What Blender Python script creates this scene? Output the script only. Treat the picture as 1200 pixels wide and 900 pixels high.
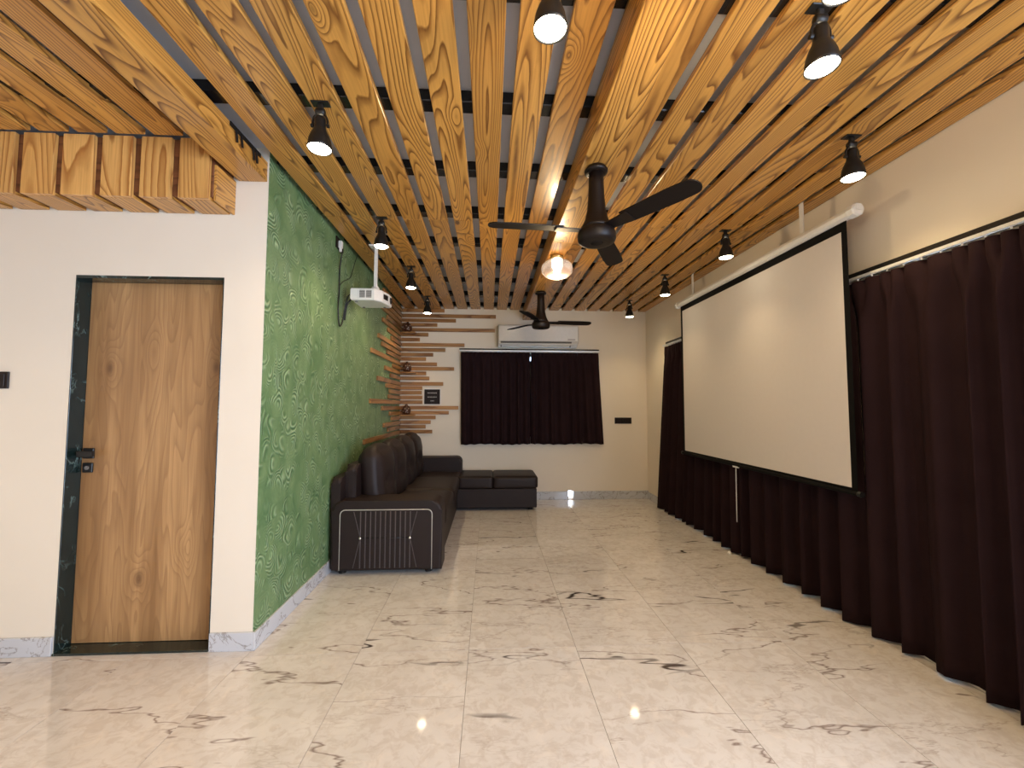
import bpy, bmesh, math, random
from mathutils import Vector, Matrix
random.seed(7)
PI = math.pi
for o in list(bpy.data.objects): bpy.data.objects.remove(o)
scn = bpy.context.scene
COL = scn.collection

# ------------------------------------------------------------------ camera
FPX, YAW, PITCH, ROLL = 485.24, 0.0538, 0.0551, 0.0023
cam_d = bpy.data.cameras.new('camera'); cam = bpy.data.objects.new('camera', cam_d); COL.objects.link(cam)
cam_d.sensor_fit = 'HORIZONTAL'; cam_d.sensor_width = 36.0; cam_d.lens = FPX / 1200 * 36.0
cam_d.clip_start = 0.02; cam_d.clip_end = 100
fw = Vector((math.sin(YAW)*math.cos(PITCH), math.cos(YAW)*math.cos(PITCH), math.sin(PITCH)))
rt = Vector((math.cos(YAW), -math.sin(YAW), 0)); up = rt.cross(fw)
r2 = rt*math.cos(ROLL) + up*math.sin(ROLL); u2 = up*math.cos(ROLL) - rt*math.sin(ROLL)
m = Matrix.Identity(4)
for i in range(3): m[i][0] = r2[i]; m[i][1] = u2[i]; m[i][2] = -fw[i]
m[0][3], m[1][3], m[2][3] = 0, 0, 1.36
cam.matrix_world = m
scn.camera = cam

# ------------------------------------------------------------------ light of the place, exposure
w = bpy.data.worlds.new('sky'); scn.world = w; w.use_nodes = True
bg = w.node_tree.nodes['Background']; bg.inputs[0].default_value = (0.62, 0.76, 1.0, 1); bg.inputs[1].default_value = 8.0
SPOT_W = 15.0; GLOBE_W = 11.0
WARM = (1.0, 0.74, 0.43)
scn.view_settings.view_transform = 'Standard'; scn.view_settings.look = 'None'
scn.view_settings.gamma = 1.0; scn.view_settings.use_curve_mapping = False
scn.view_settings.exposure = 0.95

# main dimensions (metres)
XG, XR, XL = -1.313, 2.37, -4.2          # green wall, right wall, far left wall
YD, YB, YR = 2.469, 6.136, -3.2          # door wall, back wall, rear wall
HC, HT = 2.81, 2.90                      # underside of slats, ceiling slab

pl = bpy.data.lights.new('doorway_daylight', 'AREA'); pl.shape = 'RECTANGLE'; pl.size = 2.4; pl.size_y = 3.3
pl.cycles.is_portal = True
po = bpy.data.objects.new('doorway_daylight', pl); COL.objects.link(po)
po.location = (XR + 0.15, -1.25, 1.22); po.rotation_euler = (0, PI/2, 0)

# ------------------------------------------------------------------ helpers
def link(o, parent=None):
    COL.objects.link(o)
    if parent is not None: o.parent = parent
    return o
def obj(name, bm, mat, parent=None, loc=None, rot=None, smooth=False):
    me = bpy.data.meshes.new(name)
    bmesh.ops.recalc_face_normals(bm, faces=bm.faces[:])
    bm.to_mesh(me); bm.free()
    if smooth:
        for p in me.polygons: p.use_smooth = True
    me.materials.append(mat)
    o = bpy.data.objects.new(name, me)
    link(o, parent)
    if loc is not None: o.location = loc
    if rot is not None: o.rotation_euler = rot
    return o
def tag(o, label, cat, group=None):
    o['label'] = label; o['category'] = cat
    if group: o['group'] = group
    return o
def thing(name, label, cat, loc=(0, 0, 0), rot=(0, 0, 0), group=None):
    o = bpy.data.objects.new(name, None); COL.objects.link(o); o.empty_display_size = 0.05
    o.location = loc; o.rotation_euler = rot
    return tag(o, label, cat, group)
def struct(name, bm, mat, label=None):
    o = obj(name, bm, mat); o['kind'] = 'structure'
    if label: o['label'] = label
    return o
def copy_tree(o, parent=None):
    c = o.copy(); link(c, parent)
    for ch in o.children: copy_tree(ch, c)
    return c
def share(name, src, parent, loc=(0, 0, 0), rot=(0, 0, 0), scale=(1, 1, 1)):
    o = bpy.data.objects.new(name, src.data); link(o, parent); o.location = loc; o.rotation_euler = rot; o.scale = scale
    return o
def B(): return bmesh.new()
def box(bm, a, b, bev=0.0, seg=1):
    x0, y0, z0 = a; x1, y1, z1 = b
    r = bmesh.ops.create_cube(bm, size=1.0)
    vs = r['verts']
    for v in vs:
        v.co = Vector(((x0+x1)/2 + v.co.x*(x1-x0), (y0+y1)/2 + v.co.y*(y1-y0), (z0+z1)/2 + v.co.z*(z1-z0)))
    if bev > 0:
        es = list({e for v in vs for e in v.link_edges})
        bmesh.ops.bevel(bm, geom=es, offset=bev, segments=seg, profile=0.5, affect='EDGES')
    return bm
def bx(a, b, bev=0.0, seg=1): return box(B(), a, b, bev, seg)
def lathe(bm, prof, seg=28, axis='Z', off=(0, 0, 0), cap=True):
    rings = []
    for r, z in prof:
        ring = []
        for k in range(seg):
            t = 2*PI*k/seg
            c = (r*math.cos(t), r*math.sin(t), z)
            if axis == 'X': c = (z, c[0], c[1])
            if axis == 'Y': c = (c[0], z, c[1])
            ring.append(bm.verts.new(Vector(c) + Vector(off)))
        rings.append(ring)
    for a, b in zip(rings, rings[1:]):
        for k in range(seg):
            bm.faces.new((a[k], a[(k+1) % seg], b[(k+1) % seg], b[k]))
    if cap:
        bm.faces.new(rings[0]); bm.faces.new(rings[-1])
    return bm
def tube(bm, pts, r, seg=8, cap=True):
    pts = [Vector(p) for p in pts]
    rings = []; n = None
    for i, p in enumerate(pts):
        t = (pts[min(i+1, len(pts)-1)] - pts[max(i-1, 0)]).normalized()
        if n is None:
            n = t.orthogonal().normalized()
        else:
            n = (n - t*n.dot(t)).normalized()
        b = t.cross(n)
        rr = r[i] if isinstance(r, (list, tuple)) else r
        rings.append([bm.verts.new(p + (n*math.cos(2*PI*k/seg) + b*math.sin(2*PI*k/seg))*rr) for k in range(seg)])
    for a, c in zip(rings, rings[1:]):
        for k in range(seg): bm.faces.new((a[k], a[(k+1) % seg], c[(k+1) % seg], c[k]))
    if cap: bm.faces.new(rings[0]); bm.faces.new(rings[-1])
    return bm
def smooth_pts(pts, n=8):
    P = [Vector(p) for p in pts]; P = [P[0]] + P + [P[-1]]; out = []
    for i in range(1, len(P)-2):
        for k in range(n):
            t = k/n
            out.append(0.5*((2*P[i]) + (P[i+1]-P[i-1])*t + (2*P[i-1]-5*P[i]+4*P[i+1]-P[i+2])*t*t + (3*P[i]-P[i-1]-3*P[i+1]+P[i+2])*t**3))
    out.append(P[-2]); return out
def prism(bm, outline, z0, z1, plane='XY', bev=0.0):
    def c(u, v, w):
        return {'XY': (u, v, w), 'XZ': (u, w, v), 'YZ': (w, u, v)}[plane]
    a = [bm.verts.new(c(u, v, z0)) for u, v in outline]; b = [bm.verts.new(c(u, v, z1)) for u, v in outline]
    n = len(a); bm.faces.new(a); bm.faces.new(b[::-1])
    for i in range(n): bm.faces.new((a[i], b[i], b[(i+1) % n], a[(i+1) % n]))
    if bev:
        es = [e for e in bm.edges if all(v in a for v in e.verts) or all(v in b for v in e.verts)]
        bmesh.ops.bevel(bm, geom=es, offset=bev, segments=3, profile=0.5, affect='EDGES')
    return bm
def rrect(x0, y0, x1, y1, rad, n=6, corners=(1, 1, 1, 1)):
    out = []
    for (cx, cy, a0, on) in ((x1, y1, 0, corners[0]), (x0, y1, 90, corners[1]), (x0, y0, 180, corners[2]), (x1, y0, 270, corners[3])):
        if not on: out.append((cx, cy)); continue
        ox = cx - rad if cx == x1 else cx + rad; oy = cy - rad if cy == y1 else cy + rad
        for k in range(n+1):
            t = math.radians(a0 + 90*k/n); out.append((ox + rad*math.cos(t), oy + rad*math.sin(t)))
    return out
def cushion(size, rad=0.05, bulge=(0, 0, 0), tufts=(), n=14, face=0):
    """rounded soft box centred on the origin; bulge pushes each pair of faces out; tufts are dimples on the +face axis"""
    bm = B(); bmesh.ops.create_cube(bm, size=2.0)
    bmesh.ops.subdivide_edges(bm, edges=bm.edges[:], cuts=n, use_grid_fill=True)
    h = Vector(size)/2
    for v in bm.verts:
        p = v.co.copy()
        q = Vector((p.x*h.x, p.y*h.y, p.z*h.z))
        inner = Vector([max(-h[i]+rad, min(h[i]-rad, q[i])) for i in range(3)])
        d = q - inner
        if d.length > 1e-6: q = inner + d.normalized()*rad
        for i in range(3):
            j, k = (i+1) % 3, (i+2) % 3
            f = (1-min(1, abs(p[j]))**2)*(1-min(1, abs(p[k]))**2)
            q[i] += bulge[i]*f*p[i]
        if p[face] > 0.3:
            j, k = [i for i in range(3) if i != face]
            for (tj, tk, dep, sg) in tufts:
                dd = (q[j]-tj)**2 + (q[k]-tk)**2
                q[face] -= dep*math.exp(-dd/(2*sg*sg))
        v.co = q
    return bm

# ------------------------------------------------------------------ material tools
class NT:
    def __init__(s, name):
        s.m = bpy.data.materials.new(name); s.m.use_nodes = True; s.t = s.m.node_tree
        s.p = s.t.nodes['Principled BSDF']
    def n(s, typ, props=None, **ins):
        nd = s.t.nodes.new(typ)
        for k, v in (props or {}).items(): setattr(nd, k, v)
        for k, v in ins.items():
            key = int(k[1:]) if k[0] == 'i' and k[1:].isdigit() else k.replace('_', ' ')
            s.set(nd.inputs[key], v)
        return nd
    def set(s, sock, v):
        if isinstance(v, bpy.types.NodeSocket): s.t.links.new(v, sock)
        elif isinstance(v, bpy.types.Node): s.t.links.new(v.outputs[0], sock)
        else: sock.default_value = v
    def math(s, op, a, b=0.0, c=0.0, clamp=False):
        nd = s.t.nodes.new('ShaderNodeMath'); nd.operation = op; nd.use_clamp = clamp
        s.set(nd.inputs[0], a); s.set(nd.inputs[1], b); s.set(nd.inputs[2], c); return nd.outputs[0]
    def vmath(s, op, a, b=(0, 0, 0)):
        nd = s.t.nodes.new('ShaderNodeVectorMath'); nd.operation = op
        s.set(nd.inputs[0], a)
        if op == 'SCALE': s.set(nd.inputs[3], b)
        else: s.set(nd.inputs[1], b)
        return nd.outputs[0]
    def ramp(s, fac, stops, interp='LINEAR'):
        nd = s.t.nodes.new('ShaderNodeValToRGB'); cr = nd.color_ramp; cr.interpolation = interp
        while len(cr.elements) < len(stops): cr.elements.new(0.5)
        for e, (p, c) in zip(cr.elements, stops):
            e.position = p; e.color = (c, c, c, 1) if isinstance(c, (int, float)) else (*c, 1)
        s.set(nd.inputs[0], fac); return nd.outputs[0]
    def mix(s, fac, a, b, mode='MIX'):
        nd = s.t.nodes.new('ShaderNodeMix'); nd.data_type = 'RGBA'; nd.blend_type = mode
        s.set(nd.inputs[0], fac)
        for k, v in ((6, a), (7, b)):
            s.set(nd.inputs[k], (*v, 1) if isinstance(v, tuple) and len(v) == 3 else v)
        return nd.outputs[2]
    def obj(s, rnd=0.0):
        tc = s.n('ShaderNodeTexCoord').outputs['Object']
        if not rnd: return tc
        oi = s.n('ShaderNodeObjectInfo').outputs['Random']
        x = s.n('ShaderNodeCombineXYZ', X=s.math('MULTIPLY', oi, 37.1*rnd), Y=s.math('MULTIPLY', oi, 91.7*rnd), Z=s.math('MULTIPLY', oi, 53.3*rnd)).outputs[0]
        return s.vmath('ADD', tc, x)
    def noise(s, vec, scale, detail=2.0, rough=0.5, dist=0.0):
        nd = s.n('ShaderNodeTexNoise', None, Scale=scale, Detail=detail, Roughness=rough, Distortion=dist); s.set(nd.inputs['Vector'], vec)
        return nd.outputs[0]
    def bump(s, h, strength, distance):
        nd = s.n('ShaderNodeBump', None, Strength=strength, Distance=distance); s.set(nd.inputs['Height'], h)
        s.set(s.p.inputs['Normal'], nd.outputs[0])
    def out(s, color=None, rough=0.5, metal=0.0, spec=None, coat=None, coat_r=0.1, sheen=None):
        if color is not None: s.set(s.p.inputs['Base Color'], (*color, 1) if isinstance(color, tuple) and len(color) == 3 else color)
        s.set(s.p.inputs['Roughness'], rough); s.set(s.p.inputs['Metallic'], metal)
        if spec is not None: s.set(s.p.inputs['Specular IOR Level'], spec)
        if coat is not None: s.set(s.p.inputs['Coat Weight'], coat); s.set(s.p.inputs['Coat Roughness'], coat_r)
        if sheen is not None: s.set(s.p.inputs['Sheen Weight'], sheen); s.set(s.p.inputs['Sheen Roughness'], 0.5)
        return s.m

def plain(name, color, rough=0.5, metal=0.0, var=0.06, nscale=30, bump=0.0, **k):
    s = NT(name); n = s.noise(s.obj(), nscale, 3)
    c = s.mix(n, tuple(x*(1-var) for x in color), tuple(min(1, x*(1+var)) for x in color))
    if bump: s.bump(n, bump, 0.002)
    return s.out(c, rough, metal, **k)

def pine(name, axis, light, mid, dark, rings=27.0, gloss=0.3, hue=0.22, knots=1.0, width=6.0, stretch=0.095):
    s = NT(name)
    P = s.obj(1.0)
    sc = [1.0, 1.0, 1.0]; sc[axis] = stretch
    Q = s.vmath('MULTIPLY', P, tuple(sc))
    base = s.noise(Q, width, 0.6, 0.35, 0.10)
    # knots: sparse cells that bend the rings
    kc = [1.0, 1.0, 1.0]; kc[axis] = 0.45
    K = s.vmath('MULTIPLY', P, tuple(kc))
    vo = s.n('ShaderNodeTexVoronoi', None, Scale=3.2); s.set(vo.inputs['Vector'], K)
    kd = vo.outputs['Distance']
    near = s.math('SUBTRACT', 1.0, s.math('DIVIDE', kd, 0.26), clamp=True)
    near2 = s.math('MULTIPLY', near, near)
    base = s.math('ADD', base, s.math('MULTIPLY', near2, 0.30*knots))
    wob = s.noise(s.vmath('MULTIPLY', P, tuple(10 if i != axis else 3 for i in range(3))), 4.0, 2)
    ph = s.math('ADD', s.math('MULTIPLY', base, rings), s.math('MULTIPLY', wob, 0.22))
    fr = s.math('FRACT', ph)
    ring = s.ramp(fr, [(0.0, 0.0), (0.50, 0.08), (0.78, 0.55), (0.90, 1.0), (1.0, 0.0)])
    strk = s.noise(s.vmath('MULTIPLY', P, tuple(120 if i != axis else 3 for i in range(3))), 1.0, 2)
    col = s.mix(ring, light, dark)
    big = s.noise(Q, 2.0, 2)
    col = s.mix(s.ramp(big, [(0.4, 0.0), (0.65, 0.40)]), col, mid)
    col = s.mix(s.math('MULTIPLY', ring, 0.60), col, dark)
    col = s.mix(s.ramp(strk, [(0.35, 0.35), (0.6, 0.0)]), col, tuple(x*0.72 for x in mid))
    core = s.ramp(kd, [(0.045, 1.0), (0.075, 0.0)])
    col = s.mix(s.math('MULTIPLY', core, 0.85*min(1, knots)), col, (0.05, 0.014, 0.004))
    rnd = s.n('ShaderNodeObjectInfo').outputs['Random']
    hs = s.n('ShaderNodeHueSaturation', None, Saturation=1.0); s.set(hs.inputs['Color'], col)
    s.set(hs.inputs['Value'], s.math('ADD', 1.0-hue/2, s.math('MULTIPLY', rnd, hue)))
    s.bump(ring, 0.08, 0.0015)
    return s.out(hs.outputs[0], s.math('ADD', gloss, s.math('MULTIPLY', strk, 0.15)), coat=0.25, coat_r=0.12)

PL, PM, PD = (0.66, 0.34, 0.076), (0.48, 0.21, 0.040), (0.135, 0.043, 0.007)
M = {}
M['pine_y'] = pine('varnished_pine_lengthwise', 1, PL, PM, PD)
M['pine_x'] = pine('varnished_pine_crosswise', 0, PL, PM, PD)
M['pine_z'] = pine('varnished_pine_upright', 2, (0.74, 0.41, 0.125), (0.60, 0.29, 0.07), (0.34, 0.125, 0.026), rings=14)
M['strip_x'] = pine('wall_strip_wood_crosswise', 0, (0.42, 0.21, 0.066), (0.33, 0.15, 0.042), (0.17, 0.062, 0.014), rings=9, hue=0.35, knots=0.3)
M['strip_y'] = pine('wall_strip_wood_lengthwise', 1, (0.42, 0.21, 0.066), (0.33, 0.15, 0.042), (0.17, 0.062, 0.014), rings=9, hue=0.35, knots=0.3)
M['brown_back'] = pine('dark_stained_backing', 0, (0.20, 0.075, 0.03), (0.16, 0.055, 0.02), (0.08, 0.025, 0.01), rings=10)

def wall_paint(name, a, b):
    s = NT(name); P = s.obj(); n = s.noise(P, 2.0, 4); f = s.noise(P, 160, 3)
    s.bump(f, 0.10, 0.001)
    return s.out(s.mix(n, a, b), 0.55)
M['white'] = wall_paint('cream_white_wall_paint', (0.75, 0.67, 0.545), (0.80, 0.72, 0.60))
M['ceil'] = wall_paint('ceiling_paint_daylight_tint', (0.66, 0.70, 0.77), (0.72, 0.76, 0.83))  # cool blue-grey tint put into the slab colour for daylight

def green_wall():
    s = NT('green_combed_texture_paint'); P = s.obj()
    yz = s.vmath('MULTIPLY', P, (0.0, 1.0, 1.0))
    wp = s.n('ShaderNodeTexNoise', None, Scale=6.0, Detail=1.0); s.set(wp.inputs['Vector'], yz)
    off = s.vmath('SCALE', s.vmath('SUBTRACT', wp.outputs['Color'], (0.5, 0.5, 0.5)), 0.10)
    W = s.vmath('MULTIPLY', s.vmath('ADD', yz, off), (0.0, 7.6, 6.4))
    vo = s.n('ShaderNodeTexVoronoi', None, Scale=1.0); s.set(vo.inputs['Vector'], W)
    d = vo.outputs['Distance']
    rel = s.vmath('SUBTRACT', W, vo.outputs['Position'])
    ang = s.math('MULTIPLY', s.n('ShaderNodeSeparateColor', None, i0=vo.outputs['Color']).outputs[0], 6.283)
    sx = s.n('ShaderNodeSeparateXYZ', None, i0=rel)
    dirn = s.math('ADD', s.math('MULTIPLY', sx.outputs[1], s.math('COSINE', ang)), s.math('MULTIPLY', sx.outputs[2], s.math('SINE', ang)))
    half = s.ramp(s.math('ADD', s.math('MULTIPLY', dirn, 1.6), 0.5), [(0.35, 0.10), (0.65, 1.0)])
    wave = s.math('ADD', s.math('MULTIPLY', s.math('SINE', s.math('MULTIPLY', d, 50.0)), 0.5), 0.5)
    amp = s.math('MULTIPLY', half, s.ramp(s.noise(yz, 7.0, 2), [(0.36, 0.35), (0.58, 1.0)]))
    h = s.math('MULTIPLY', wave, amp)
    edge = s.ramp(d, [(0.50, 0.0), (0.80, 1.0)])
    mott = s.noise(s.vmath('MULTIPLY', P, (0, 1.0, 0.30)), 12.0, 5, 0.7)
    c = s.mix(s.ramp(mott, [(0.3, 0.0), (0.7, 1.0)]), (0.118, 0.205, 0.084), (0.185, 0.285, 0.128))
    c = s.mix(s.math('MULTIPLY', h, 0.75), c, (0.40, 0.53, 0.31))
    c = s.mix(s.math('MULTIPLY', s.math('MULTIPLY', s.math('SUBTRACT', 1.0, wave), amp), 0.70), c, (0.045, 0.125, 0.045))
    c = s.mix(s.math('MULTIPLY', edge, 0.40), c, (0.06, 0.15, 0.055))
    s.bump(h, 0.7, 0.008)
    return s.out(c, 0.42)
M['green'] = green_wall()

def marble_floor():
    s = NT('polished_beige_marble_tile'); P = s.obj(1.0)
    mp = s.n('ShaderNodeMapping'); s.set(mp.inputs['Vector'], P)
    mp.inputs['Rotation'].default_value = (0, 0, math.radians(48)); mp.inputs['Scale'].default_value = (0.26, 1.10, 1)
    Q = mp.outputs[0]
    cloud = s.noise(P, 3.5, 5, 0.6); blot = s.noise(P, 16, 4, 0.65, 0.8)
    c = s.mix(s.ramp(cloud, [(0.3, 0.0), (0.7, 1.0)]), (0.575, 0.55, 0.525), (0.67, 0.65, 0.63))
    c = s.mix(s.ramp(blot, [(0.46, 0.0), (0.60, 0.42)]), c, (0.47, 0.415, 0.37))
    c = s.mix(s.ramp(s.noise(P, 9, 3, 0.6, 1.2), [(0.55, 0.0), (0.72, 0.35)]), c, (0.74, 0.68, 0.61))
    # fine and bold veins
    n1 = s.noise(Q, 2.3, 5, 0.56, 0.1); v1 = s.math('ABSOLUTE', s.math('SUBTRACT', n1, 0.5))
    m1 = s.noise(s.vmath('ADD', Q, (7.7, 2.9, 0)), 2.2, 1)
    fine = s.math('MULTIPLY', s.ramp(v1, [(0.0, 1.0), (0.0075, 0.0)]), s.ramp(m1, [(0.40, 0.0), (0.52, 0.85)]))
    n2 = s.noise(s.vmath('ADD', Q, (5.2, 1.7, 0)), 1.8, 4, 0.58, 0.15); v2 = s.math('ABSOLUTE', s.math('SUBTRACT', n2, 0.5))
    m2 = s.noise(s.vmath('ADD', Q, (3.3, 8.1, 0)), 3.4, 1)
    bold = s.math('MULTIPLY', s.ramp(v2, [(0.0, 1.0), (0.0045, 0.9), (0.0085, 0.0)]), s.ramp(m2, [(0.58, 0.0), (0.65, 1.0)]))
    n3 = s.noise(s.vmath('ADD', Q, (1.1, 9.4, 0)), 4.0, 6, 0.6, 0.0); v3 = s.math('ABSOLUTE', s.math('SUBTRACT', n3, 0.5))
    hair = s.math('MULTIPLY', s.ramp(v3, [(0.0, 1.0), (0.010, 0.0)]), s.ramp(m1, [(0.42, 0.45), (0.56, 0.10)]))
    c = s.mix(hair, c, (0.27, 0.20, 0.16))
    c = s.mix(fine, c, (0.17, 0.12, 0.10))
    c = s.mix(bold, c, (0.055, 0.04, 0.035))
    return s.out(c, s.math('ADD', 0.035, s.math('MULTIPLY', blot, 0.05)), spec=0.55)
M['tile'] = marble_floor()
M['grout'] = plain('tile_joint', (0.30, 0.26, 0.22), 0.8)

def grey_marble():
    s = NT('pale_grey_marble_skirting'); P = s.obj()
    c = s.mix(s.noise(P, 4, 4), (0.47, 0.48, 0.50), (0.58, 0.59, 0.62))
    v = s.math('ABSOLUTE', s.math('SUBTRACT', s.noise(P, 5, 5, 0.6, 0.8), 0.5))
    c = s.mix(s.ramp(v, [(0, 0.8), (0.02, 0.0)]), c, (0.22, 0.19, 0.17))
    return s.out(c, 0.12)
M['skirting'] = grey_marble()

def black_marble():
    s = NT('black_green_veined_marble'); P = s.obj()
    Q = s.vmath('MULTIPLY', P, (1, 1, 0.5))
    n = s.noise(Q, 6.5, 6, 0.65, 1.4); v = s.math('ABSOLUTE', s.math('SUBTRACT', n, 0.5))
    msk = s.ramp(s.noise(P, 5, 2), [(0.50, 0.0), (0.66, 0.9)])
    c = s.mix(s.noise(P, 9, 3), (0.004, 0.008, 0.007), (0.016, 0.030, 0.027))
    c = s.mix(s.math('MULTIPLY', s.ramp(v, [(0, 1.0), (0.016, 0.0)]), msk), c, (0.26, 0.38, 0.35))
    return s.out(c, 0.13)
M['black_marble'] = black_marble()

def oak_veneer():
    s = NT('oak_door_veneer'); P = s.obj()
    Q = s.vmath('MULTIPLY', P, (1.0, 1.0, 0.10))
    K = s.vmath('MULTIPLY', s.vmath('ADD', P, (0.21, 0, 0.37)), (1, 0, 0.48))
    vo = s.n('ShaderNodeTexVoronoi', None, Scale=2.7); s.set(vo.inputs['Vector'], K); kd = vo.outputs['Distance']
    near = s.math('SUBTRACT', 1.0, s.math('DIVIDE', kd, 0.30), clamp=True)
    base = s.math('ADD', s.noise(Q, 5.5, 2, 0.5, 0.3), s.math('MULTIPLY', s.math('MULTIPLY', near, near), 0.35))
    fr = s.math('FRACT', s.math('MULTIPLY', base, 16))
    ring = s.ramp(fr, [(0.0, 0.0), (0.6, 0.35), (0.9, 1.0), (1.0, 0.0)])
    band = s.noise(s.vmath('MULTIPLY', P, (1, 1, 0.06)), 9.0, 3, 0.6)
    fine = s.noise(s.vmath('MULTIPLY', P, (1, 1, 0.02)), 120.0, 3, 0.7)
    c = s.mix(s.ramp(band, [(0.36, 0.0), (0.64, 1.0)]), (0.29, 0.150, 0.056), (0.50, 0.29, 0.122))
    c = s.mix(s.math('MULTIPLY', ring, 0.45), c, (0.20, 0.095, 0.036))
    c = s.mix(s.ramp(fine, [(0.36, 0.35), (0.58, 0.0)]), c, (0.26, 0.14, 0.06))
    c = s.mix(s.ramp(kd, [(0.03, 0.75), (0.08, 0.0)]), c, (0.13, 0.06, 0.025))
    s.bump(fine, 0.05, 0.001)
    return s.out(c, 0.40)
M['oak'] = oak_veneer()

def fabric(name, a, b, rough=0.85, sheen=0.15, sc=500, spec=0.2):
    s = NT(name); P = s.obj(); n = s.noise(P, 6, 4); f = s.noise(P, sc, 2)
    s.bump(f, 0.25, 0.001)
    c = s.mix(n, a, b); c = s.mix(s.ramp(f, [(0.3, 0.25), (0.6, 0.0)]), c, tuple(x*0.6 for x in a))
    return s.out(c, rough, sheen=sheen, spec=spec)
M['sofa'] = fabric('chocolate_brown_sofa_fabric', (0.0165, 0.0098, 0.0088), (0.0235, 0.0140, 0.0126), 0.52, 0.0, spec=0.28)
M['sofa_light'] = fabric('taupe_channel_fabric', (0.070, 0.056, 0.055), (0.090, 0.073, 0.071), 0.6)
M['curtain'] = fabric('dark_maroon_brown_curtain_cloth', (0.0170, 0.0082, 0.0094), (0.0275, 0.0138, 0.0156), 0.85, 0.0, 300, spec=0.06)
M['piping'] = plain('silver_grey_piping', (0.62, 0.58, 0.52), 0.3, 0.4)
M['black'] = plain('matt_black_metal', (0.012, 0.011, 0.010), 0.42, 0.3)
M['satin_black'] = plain('glossy_black_bar_paint', (0.008, 0.008, 0.009), 0.22)
M['fan'] = plain('dark_brown_fan_enamel', (0.008, 0.0045, 0.0033), 0.45, spec=0.28)
M['fan_blade'] = plain('dark_brown_fan_blade', (0.0075, 0.0045, 0.0033), 0.55, spec=0.2)
M['plastic'] = plain('white_plastic', (0.74, 0.72, 0.68), 0.3)
M['ac'] = plain('glossy_white_plastic', (0.72, 0.70, 0.66), 0.12)
M['grey'] = plain('grey_vent', (0.16, 0.15, 0.14), 0.5)
M['rail'] = plain('silver_rail', (0.72, 0.74, 0.74), 0.3, 0.5)
M['screen'] = plain('matt_white_projection_cloth', (0.66, 0.62, 0.585), 0.8, var=0.02)
M['screen_black'] = plain('black_screen_border', (0.004, 0.004, 0.004), 0.7, spec=0.12)
M['brass'] = plain('brass', (0.62, 0.42, 0.16), 0.3, 1.0)
M['chrome'] = plain('chrome', (0.75, 0.72, 0.68), 0.15, 1.0)
M['switch'] = plain('dark_brown_switch_plastic', (0.012, 0.0065, 0.0055), 0.4, spec=0.25)
M['mark'] = plain('pale_mark', (0.42, 0.40, 0.38), 0.5)
M['ornament'] = plain('dark_carved_shell', (0.060, 0.022, 0.010), 0.3)
M['pale_inlay'] = plain('pale_inlay', (0.30, 0.23, 0.17), 0.4)
M['cable'] = plain('black_cable', (0.010, 0.010, 0.010), 0.5)

def emit(name, color, strength):
    s = NT(name); n = s.noise(s.obj(), 20, 1)
    s.set(s.p.inputs['Emission Color'], s.mix(n, color, tuple(min(1, x*1.02) for x in color))); s.p.inputs['Emission Strength'].default_value = strength
    return s.out(color, 0.4)
M['lens'] = emit('lit_spot_lens', (1.0, 0.86, 0.62), 14.0)
M['bulb'] = emit('lit_bulb', (1.0, 0.84, 0.62), 2.6)
def glass():
    s = NT('rippled_pink_glass'); P = s.obj()
    s.bump(s.noise(P, 14, 2, 0.5, 2.0), 0.5, 0.01)
    s.p.inputs['Transmission Weight'].default_value = 0.8; s.p.inputs['IOR'].default_value = 1.3
    return s.out(s.mix(s.noise(P, 9, 2), (0.95, 0.86, 0.84), (1.0, 0.93, 0.90)), 0.22)
M['glass'] = glass()
def pane():
    s = NT('window_glass'); s.p.inputs['Transmission Weight'].default_value = 1.0; s.p.inputs['IOR'].default_value = 1.45
    n = s.noise(s.obj(), 3, 1)
    return s.out(s.mix(n, (0.34, 0.40, 0.40), (0.38, 0.44, 0.44)), 0.02)
M['pane'] = pane()

# ------------------------------------------------------------------ floor
floor = struct('floor', bx((XL-.2, YR-.2, -0.12), (XR+.2, YB+.2, -0.006)), M['grout'])
TW, TL = 0.6045, 1.21
X0, Y0 = -0.109, 2.409
tile_src = {}
for i in range(-8, 6):
    for j in range(-6, 5):
        x0 = max(X0 + i*TW, XL); x1 = min(X0 + (i+1)*TW, XR); y0 = max(Y0 + j*TL, YR); y1 = min(Y0 + (j+1)*TL, YB)
        if x1-x0 < 0.03 or y1-y0 < 0.03: continue
        if x1 < XG - 0.25 and y0 > YD + 0.1: continue
        key = (round(x1-x0, 3), round(y1-y0, 3)); g = 0.0011
        if key not in tile_src:
            hx, hy = key[0]/2 - g, key[1]/2 - g
            tile_src[key] = obj('tile', bx((-hx, -hy, -0.008), (hx, hy, 0.0), 0.0006), M['tile'], floor, ((x0+x1)/2, (y0+y1)/2, 0))
        else:
            share('tile', tile_src[key], floor, ((x0+x1)/2, (y0+y1)/2, 0))

# ------------------------------------------------------------------ walls
T = 0.16
# back wall with window opening and a small drain opening at floor level
WX0, WX1, WZ0, WZ1 = -0.36, 1.56, 0.92, 2.16
DX0, DX1, DZ0, DZ1 = 1.165, 1.24, 0.012, 0.125
bm = B()
for a, b in (((XG-T, 0.0), (DX0, WZ0)), ((DX1, 0.0), (XR+T, WZ0)), ((DX0, DZ1), (DX1, WZ0)), ((DX0, 0.0), (DX1, DZ0)),
             ((XG-T, WZ0), (WX0, WZ1)), ((WX1, WZ0), (XR+T, WZ1)), ((XG-T, WZ1), (XR+T, 3.0))):
    box(bm, (a[0], YB, a[1]), (b[0], YB+T, b[1]))
wall_back = struct('wall_back', bm, M['white'])
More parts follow.
